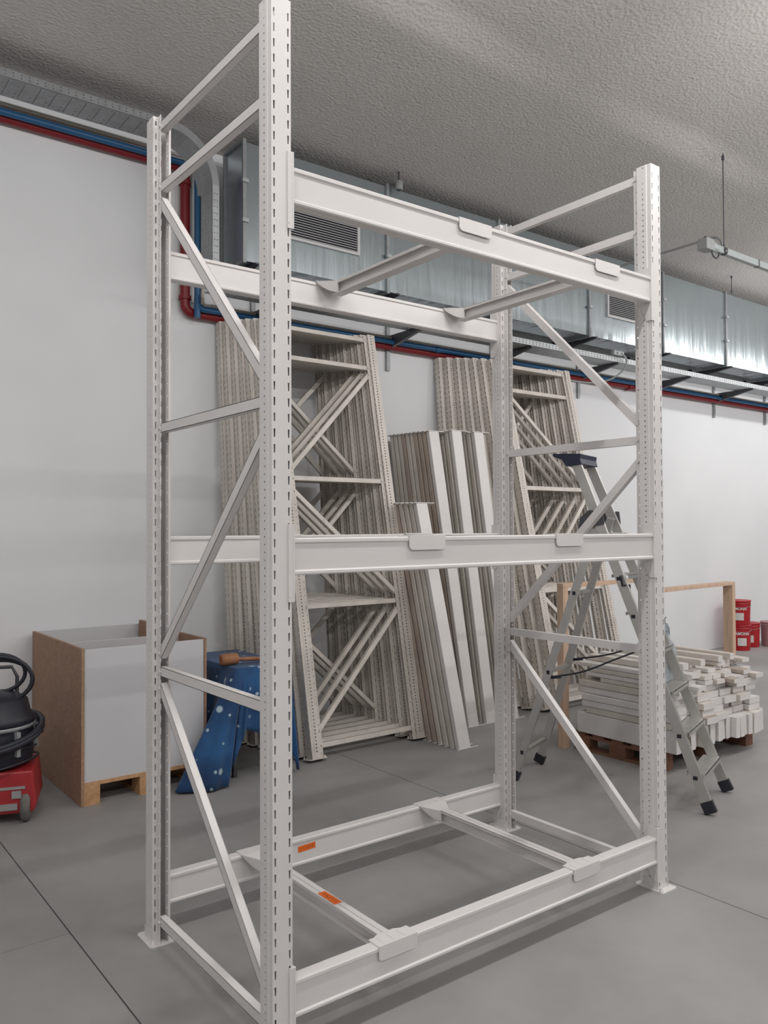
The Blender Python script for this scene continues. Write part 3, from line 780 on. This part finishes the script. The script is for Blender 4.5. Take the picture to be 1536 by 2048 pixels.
# junction box and its looping cable below the duct
jb = thing('junction_box', 'small pale junction box clipped to the bright cable tray', 'junction box', (6.28, 3.375, 3.60))
m = MB(); m.box(-.09, .09, -.02, .024, -.005, .045); link('housing', m.mesh('housing', GREYL, .004), jb)
m = MB(); m.tube([(0, -.03, .02), (0, -.02, .02)], .012, 8); gl_ = m.mesh('gland', GREYP); link('gland', gl_, jb, (.05, 0, 0)); link('gland', gl_, jb, (-.03, 0, 0))
m = MB(); P_ = [(6.34, 3.345, 3.60), (6.42, 3.36, 3.56), (6.44, 3.42, 3.46), (6.36, 3.55, 3.36), (6.2, 3.70, 3.33), (5.95, 3.83, 3.36), (5.7, 3.87, 3.40)]
def smooth(P, k=6):
    P = [Vector(p) for p in P]; out = []
    for i in range(len(P)-1):
        p0 = P[max(i-1, 0)]; p1 = P[i]; p2 = P[i+1]; p3 = P[min(i+2, len(P)-1)]
        for j in range(k):
            t = j/k; out.append(.5*((2*p1)+(p2-p0)*t+(2*p0-5*p1+4*p2-p3)*t*t+(3*p1-p0-3*p2+p3)*t**3))
    out.append(P[-1]); return out
m.tube(smooth(P_), .010, 8); tag(link('cable', m.mesh('cable', GREYL), None), 'grey cable looping from the junction box down to the pipes', 'cable')

# ------------------------------------------------------------------ busbar trunking with feed unit
bb = thing('busbar', 'overhead busbar trunking with a dark feed unit at its end', 'busbar', (4.9, 1.453, 4.01))
m = MB(); m.box(.12, 7.5, -.022, .022, -.028, .028); link('trunking', m.mesh('trunking', GREYL, .003), bb)
m = MB(); m.box(.0, .0+.06, -.035, .035, -.045, .045); m.prism([(-.08, -.05), (.03, -.05), (.03, .045), (-.08, .045)], 1, -.045, .045); link('feed_unit', m.mesh('feed_unit', GREYP, .006), bb)
m = MB(); m.lathe([(.045, 0), (.045, .05), (.028, .12), (.028, .16)], 14, Matrix.Translation((.03, 0, 0)) @ Matrix.Rotation(PI/2, 4, 'Y')); link('end_cone', m.mesh('end_cone', GREYL), bb)
m = MB(); m.lathe([(.036, -.02), (.036, .02)], 14, Matrix.Translation((.24, 0, 0)) @ Matrix.Rotation(PI/2, 4, 'Y')); m.box(.78, .80, -.024, .024, -.030, .030); link('collar', m.mesh('collar', DARKM), bb)
m = MB(); m.tube(arc((.07, -.03, -.045), .055, PI, 2*PI, 10, ((1, 0, 0), (0, 0, 1))), .006, 6); m.tube(arc((-.02, 0, .045), .022, 0, PI, 8, ((1, 0, 0), (0, 0, 1))), .007, 6); link('lead', m.mesh('lead', BLACKP), bb)
m = MB(); m.tube([(5.172, 3.38, 4.165), (5.172, 1.57, 4.165)]+[tuple(v) for v in arc((5.172, 1.57, 4.075), .09, PI/2, PI, 6, ((0, 1, 0), (0, 0, 1)))[1:]]+[(5.172, 1.48, 4.03)], .011, 8)
tag(link('feed_conduit', m.mesh('feed_conduit', GREYP), None), 'thin grey conduit crossing below the ceiling to the busbar', 'conduit')

# ------------------------------------------------------------------ timber frames
def timber(label, A, B, h, wpost=.09):
    A = Vector((*A, 0)); B = Vector((*B, 0)); d = (B-A); ln = d.length; ang = math.atan2(d.y, d.x)
    t = thing('timber_frame', label, 'wooden frame', A, (0, 0, ang))
    for x in (0, ln):
        m = MB(); m.box(x-.03, x+.03, -wpost/2, wpost/2, 0, h-.032); link('post', m.mesh('post', PINE, .002), t)
    m = MB(); m.box(-.03, ln+.03, -wpost/2, wpost/2, h-.031, h+.001); link('top_rail', m.mesh('top_rail', PINE, .002), t)
    return t
timber('pale timber frame behind the aluminium ladder, left post beside the pile', (3.578, 1.90), (4.70, 1.90), 1.25, .06)
timber('pale timber frame right of the pile, in front of the red buckets', (4.885, 1.955), (6.20, 2.045), 1.145, .095)

# ------------------------------------------------------------------ pallet with pile of loose bars
pallet('pallet', 'dark wooden pallet under the pile of cream bars', 'pallet', (4.21, 1.45, 0), 1.16, .78, PALLETD)
def bar_mesh(w_, h_, ln, mat):
    m = MB(); r = .004
    m.prism([(-w_/2+r, 0), (w_/2-r, 0), (w_/2, r), (w_/2, h_-r), (w_/2-r, h_), (-w_/2+r, h_), (-w_/2, h_-r), (-w_/2, r)], 1, 0, ln)
    me = m.mesh('loose_bar', [mat, CREAM])
    me.polygons[0].material_index = 1; me.polygons[1].material_index = 1
    return me
PB = {}
for nm, w_, h_, ln in (('tall', .053, .150, .84), ('flat', .150, .046, .775), ('thin', .100, .031, .655), ('box', .06, .045, .74)):
    PB[nm] = [bar_mesh(w_, h_, ln, mt) for mt in (CREAM, CREAM2, BROWNED)]
def pbar(kind, x, y, z, label, rz=0.0, ry=0.0):
    y = min(y, {'tall': 1.0, 'flat': 1.08, 'thin': 1.20, 'box': 1.11}[kind])
    rr = random.random(); k = 0 if rr < .45 else (1 if rr < .85 else 2)
    o = link('loose_bar', PB[kind][k], None, (x, y, z), (0, ry, rz)); tag(o, label, 'bar', 'cream bars piled on the dark pallet')
zp = .1385
N1 = 20
for i in range(N1):
    x = 3.645+.0605*i; pbar('tall', x, .965+random.uniform(-.03, .03), zp, 'upright cream bar in the bottom layer, %s from the left' % ORD[i], 0, random.uniform(-.03, .03)*0+ (.05*math.sin(i*1.7)))
zl = zp+.153
for l in range(5):
    for i in range(7):
        x = 3.70+.168*i+random.uniform(-.006, .006)
        pbar('flat', x, .955+.012*l+random.uniform(-.02, .10), zl+.0485*l, 'flat cream bar, %s layer of broad bars, %s from the left' % (ORD[l], ORD[i]), random.uniform(-.02, .02), random.uniform(-.008, .008))
zl2 = zl+.0485*5
for l in range(4):
    n_ = 10 if l < 2 else 8
    for i in range(n_):
        x = 3.685+(1.07/(n_-1))*i+random.uniform(-.004, .004)
        pbar('thin', x, .99+.045*l+random.uniform(-.05, .13), zl2+.0335*l, 'thin cream bar, %s layer of narrow bars, %s from the left' % (ORD[l], ORD[i]), random.uniform(-.015, .015), random.uniform(-.01, .01))
zl3 = zl2+.0335*4
for i, x in enumerate((3.75, 3.90, 4.15, 4.42, 4.60)):
    pbar('box', x, 1.04+.02*i, zl3, 'square cream bar lying on top of the pile, %s from the left' % ORD[i], random.uniform(-.03, .03))

# ------------------------------------------------------------------ ladder
F1, F2 = Vector((3.10, .395, 0)), Vector((3.562, .557, 0)); R1, R2 = Vector((2.685, 1.575, 0)), Vector((3.10, 1.725, 0))
nrm = Vector((-.339, .941, 0)); sd = Vector((.941, .339, 0))
LT = dict(s=.85, z=2.14, hz=1.74)
ld = thing('stepladder', 'folding aluminium stepladder standing open behind the rack', 'ladder', (3.15, 1.05, 0))
O_ = Vector((3.15, 1.05, 0))
Mf = (F1+F2)/2; Mr = (R1+R2)/2
top_c = Mf + nrm*LT['s'] + Vector((0, 0, LT['z']))
hin = Mf + (top_c-Mf)*(LT['hz']/LT['z'])
def fp(side, f):   # point on front stile, f 0..1
    a = F1 if side < 0 else F2; b = top_c + sd*side*.135
    return a.lerp(b, f)
def rp(side, f):
    a = R1 if side < 0 else R2; hw = (fp(1, LT['hz']/LT['z'])-fp(-1, LT['hz']/LT['z'])).length/2
    b = hin + sd*side*(hw-.03)
    return a.lerp(b, f)
for s in (-1, 1):
    m = MB(); m.bar(fp(s, .02)-O_, fp(s, 1)-O_, .024, .062, (fp(s, 1)-fp(s, 0)).cross(sd)); link('front_stile', m.mesh('front_stile', ALU, .002), ld)
    m = MB(); m.bar(rp(s, .02)-O_, rp(s, 1)-O_, .022, .052, (rp(s, 1)-rp(s, 0)).cross(sd)); link('rear_stile', m.mesh('rear_stile', ALU, .002), ld)
    for P0, P1_ in ((fp(s, 0), fp(s, .035)), (rp(s, 0), rp(s, .04))):
        m = MB(); m.bar(P0-O_+Vector((0, 0, .012)), P1_-O_, .034, .072, (P1_-P0).cross(sd)); link('foot', m.mesh('foot', BLACKP, .003), ld)
nst = 8
for k in range(nst):
    f = .105+.108*k
    if f > .74: break
    a, b = fp(-1, f)-O_, fp(1, f)-O_; c = (a+b)/2; hw = (b-a).length/2-.012
    m = MB(); M_ = Matrix.Translation(c) @ Matrix(((sd.x, nrm.x, 0, 0), (sd.y, nrm.y, 0, 0), (0, 0, 1, 0), (0, 0, 0, 1)))
    m.box(-hw, hw, -.055, .055, -.004, 0, M_); m.box(-hw, hw, -.055, -.051, -.026, 0, M_); m.box(-hw, hw, .051, .055, -.02, 0, M_)
    st_ = link('step', m.mesh('step', ALU), ld)
    for s in (-1, 1):
        q = MB(); q.box(s*(hw+.012)-.0145, s*(hw+.012)+.0145, -.012, .014, -.035, -.012, M_); link('step_plug', q.mesh('step_plug', BLACKP), st_)
for f in (.11, .42, .72):
    a, b = rp(-1, f)-O_, rp(1, f)-O_; m = MB(); m.bar(a, b, .03, .022); link('rear_brace', m.mesh('rear_brace', ALU), ld)
    for p in (a, b):
        q = MB(); q.box(p.x-.014, p.x+.014, p.y-.014, p.y+.014, p.z-.012, p.z+.012)
        link('brace_plug', q.mesh('brace_plug', BLACKP), ld)
# top cap and hinge brackets
M_ = Matrix.Translation(top_c-O_) @ Matrix(((sd.x, nrm.x, 0, 0), (sd.y, nrm.y, 0, 0), (0, 0, 1, 0), (0, 0, 0, 1)))
m = MB(); m.prism([(-.06, -.05), (-.05, -.012), (-.055, .018), (.13, .028), (.14, .012), (.075, -.015), (.045, -.06)], 0, -.165, .165, M_); link('top_cap', m.mesh('top_cap', NAVYP, .004), ld)
m = MB(); Mh = Matrix.Translation(hin-O_) @ Matrix(((sd.x, nrm.x, 0, 0), (sd.y, nrm.y, 0, 0), (0, 0, 1, 0), (0, 0, 0, 1)))
hw = (fp(1, LT['hz']/LT['z'])-fp(-1, LT['hz']/LT['z'])).length/2
for s in (-1, 1):
    m = MB(); m.prism([(-.05, -.04), (.05, -.06), (.12, -.10), (.11, .0), (.05, .05), (-.04, .045)], 0, s*(hw+.018)-.006, s*(hw+.018)+.006, Mh)
    link('hinge_bracket', m.mesh('hinge_bracket', DARKM), ld)
m = MB(); m.box(-hw, hw, -.10, .10, -.006, .004, Matrix.Translation((0, 0, -.10)) @ Mh); link('platform', m.mesh('platform', ALU, .003), ld)
# safety straps
m = MB()
m.tube(smooth([rp(-1, .40)-O_, (rp(-1, .40).lerp(fp(-1, .42), .35))-O_-Vector((0, 0, .015)), (rp(-1, .40).lerp(fp(-1, .42), .7))-O_+Vector((0, 0, .02)), fp(-1, .44)-O_]), .006, 6)
m.tube(smooth([rp(1, .44)-O_, (rp(1, .44).lerp(fp(1, .44), .5))-O_-Vector((0, 0, .02)), fp(1, .46)-O_]), .006, 6)
for p in (rp(-1, .40), rp(1, .44)): m.tube([p-O_, p-O_+Vector((.07, -.06, 0))], [.013, .006], 8)
link('safety_strap', m.mesh('safety_strap', BLACKP), ld)
m = MB(); c = fp(-1, .62)-O_; m.tube([c+Vector((-.02, 0, .05)), c+Vector((-.03, -.02, -.01)), c+Vector((.03, -.03, -.01)), c+Vector((.03, -.03, -.05))], .008, 6); link('hook', m.mesh('hook', BLACKP), ld)

# plastic sheet hanging on the rack upright behind it, with wire hooks
bg = thing('plastic_sheet', 'crumpled pale blue plastic sheet hanging from the ladder stile', 'plastic sheet', tuple(fp(1, .50)+Vector((.03, -.045, -.02))))
V = []; R0, C0 = 16, 9
for r_ in range(R0+1):
    f = r_/R0; wd = (.03+.16*math.sin(min(1, f*1.6)*PI/2)) * (1-.75*max(0, f-.45)/.55)
    for c_ in range(C0+1):
        g_ = c_/C0-.5
        V.append(Vector((g_*wd*.8+.012*math.sin(r_*1.1+c_), -.02*math.sin(c_*1.9+r_*.5)-g_*wd*.30-.02*f, -.52*f)))
m = MB(); n = C0+1; m.add(V, [(r_*n+c_, r_*n+c_+1, (r_+1)*n+c_+1, (r_+1)*n+c_) for r_ in range(R0) for c_ in range(C0)], True)
link('film', m.mesh('film', FILM), bg, (0, 0, 0))
m = MB(); m.tube(smooth([(-.0, 0, -.01), (-.005, 0, .06), (-.02, .03, .10), (-.035, .05, .07)]), .0025, 6); m.tube(smooth([(-.0, -.01, -.02), (-.005, -.01, .03), (.012, -.01, .04)]), .0025, 6); link('wire_hook', m.mesh('wire_hook', DARKM), bg)

# ------------------------------------------------------------------ buckets
FONT = None
def text_obj(s, size, parent, loc, rot, mat, name='printed_name', r=None):
    cu = bpy.data.curves.new(name, 'FONT'); cu.body = s; cu.size = size; cu.align_x = 'CENTER'; cu.align_y = 'CENTER'; cu.extrude = .0008; cu.shear = .25; cu.offset = size*.02
    o = bpy.data.objects.new(name, cu); COL.objects.link(o)
    bpy.context.view_layer.update()
    me = bpy.data.meshes.new_from_object(o.evaluated_get(bpy.context.evaluated_depsgraph_get())); bpy.data.objects.remove(o)
    me.materials.clear(); me.materials.append(mat)
    if r:
        for v in me.vertices:
            a = v.co.x/r; v.co = Vector((r*math.sin(a), v.co.y, v.co.z-r*(1-math.cos(a))))
            # wrapped: local z outward
    return link(name, me, parent, loc, rot)
def bucket(x, y, z, r, h, mat, label, name_on=True, face=0.0, lab=True):
    t = thing('bucket', label, 'bucket', (x, y, z), (0, 0, face), 'paint buckets by the wall')
    m = MB(); m.lathe([(r*.90, 0), (r*.92, .01), (r*.985, h*.80), (r*.985, h-.05)], 28); link('tub', m.mesh('tub', mat), t)
    m = MB(); m.lathe([(r*.985, h-.052), (r*1.03, h-.05), (r*1.03, h-.042), (r*.99, h-.04), (r*.99, h-.022), (r*1.05, h-.02), (r*1.05, h-.003), (r*1.0, h), (r*.9, h-.008)], 28); link('lid', m.mesh('lid', mat), t)
    if name_on: text_obj('AMONN', r*.36, t, (0, -r*1.0, h*.66), (PI/2, 0, 0), TXTW, r=r*.97)
    if lab:
        m = MB(); a0, a1 = -.42, .42; k = 6; V = []
        for i in range(k+1):
            a = a0+(a1-a0)*i/k
            for zz in (h*.20, h*.50): V.append(Vector((math.sin(a)*r*.992, -math.cos(a)*r*.992, zz)))
        m.add(V, [(2*i, 2*i+2, 2*i+3, 2*i+1) for i in range(k)]); m.add([v*1.0+Vector((0, .002, 0)) for v in V], [(2*i+1, 2*i+3, 2*i+2, 2*i) for i in range(k)])
        link('paper_label', m.mesh('paper_label', LABELW), t)
    m = MB(); m.tube([Vector((r*1.04*math.cos(t_), -abs(r*1.02*math.sin(t_))*.98-.003, h-.06-abs(math.sin(t_))*r*.25)) for t_ in [PI*k/16 for k in range(17)]], .003, 5); link('bail_handle', m.mesh('bail_handle', GALVD), t)
cf = math.radians(-32)
bucket(9.35, 3.70, 0.001, .140, .345, REDB, 'red paint bucket on the floor under another red bucket', face=-.85)
bucket(9.35, 3.70, .348, .140, .33, REDB, 'red paint bucket stacked on top of the leftmost bucket', face=-1.10)
bucket(9.76, 3.775, 0.001, .125, .335, REDB, 'single red paint bucket right of the stacked pair', name_on=False, face=-1.15)
bucket(10.03, 3.62, 0.001, .135, .345, PINKB, 'dusty pink bucket with dark lid at the right edge', name_on=False, lab=False, face=-.8)
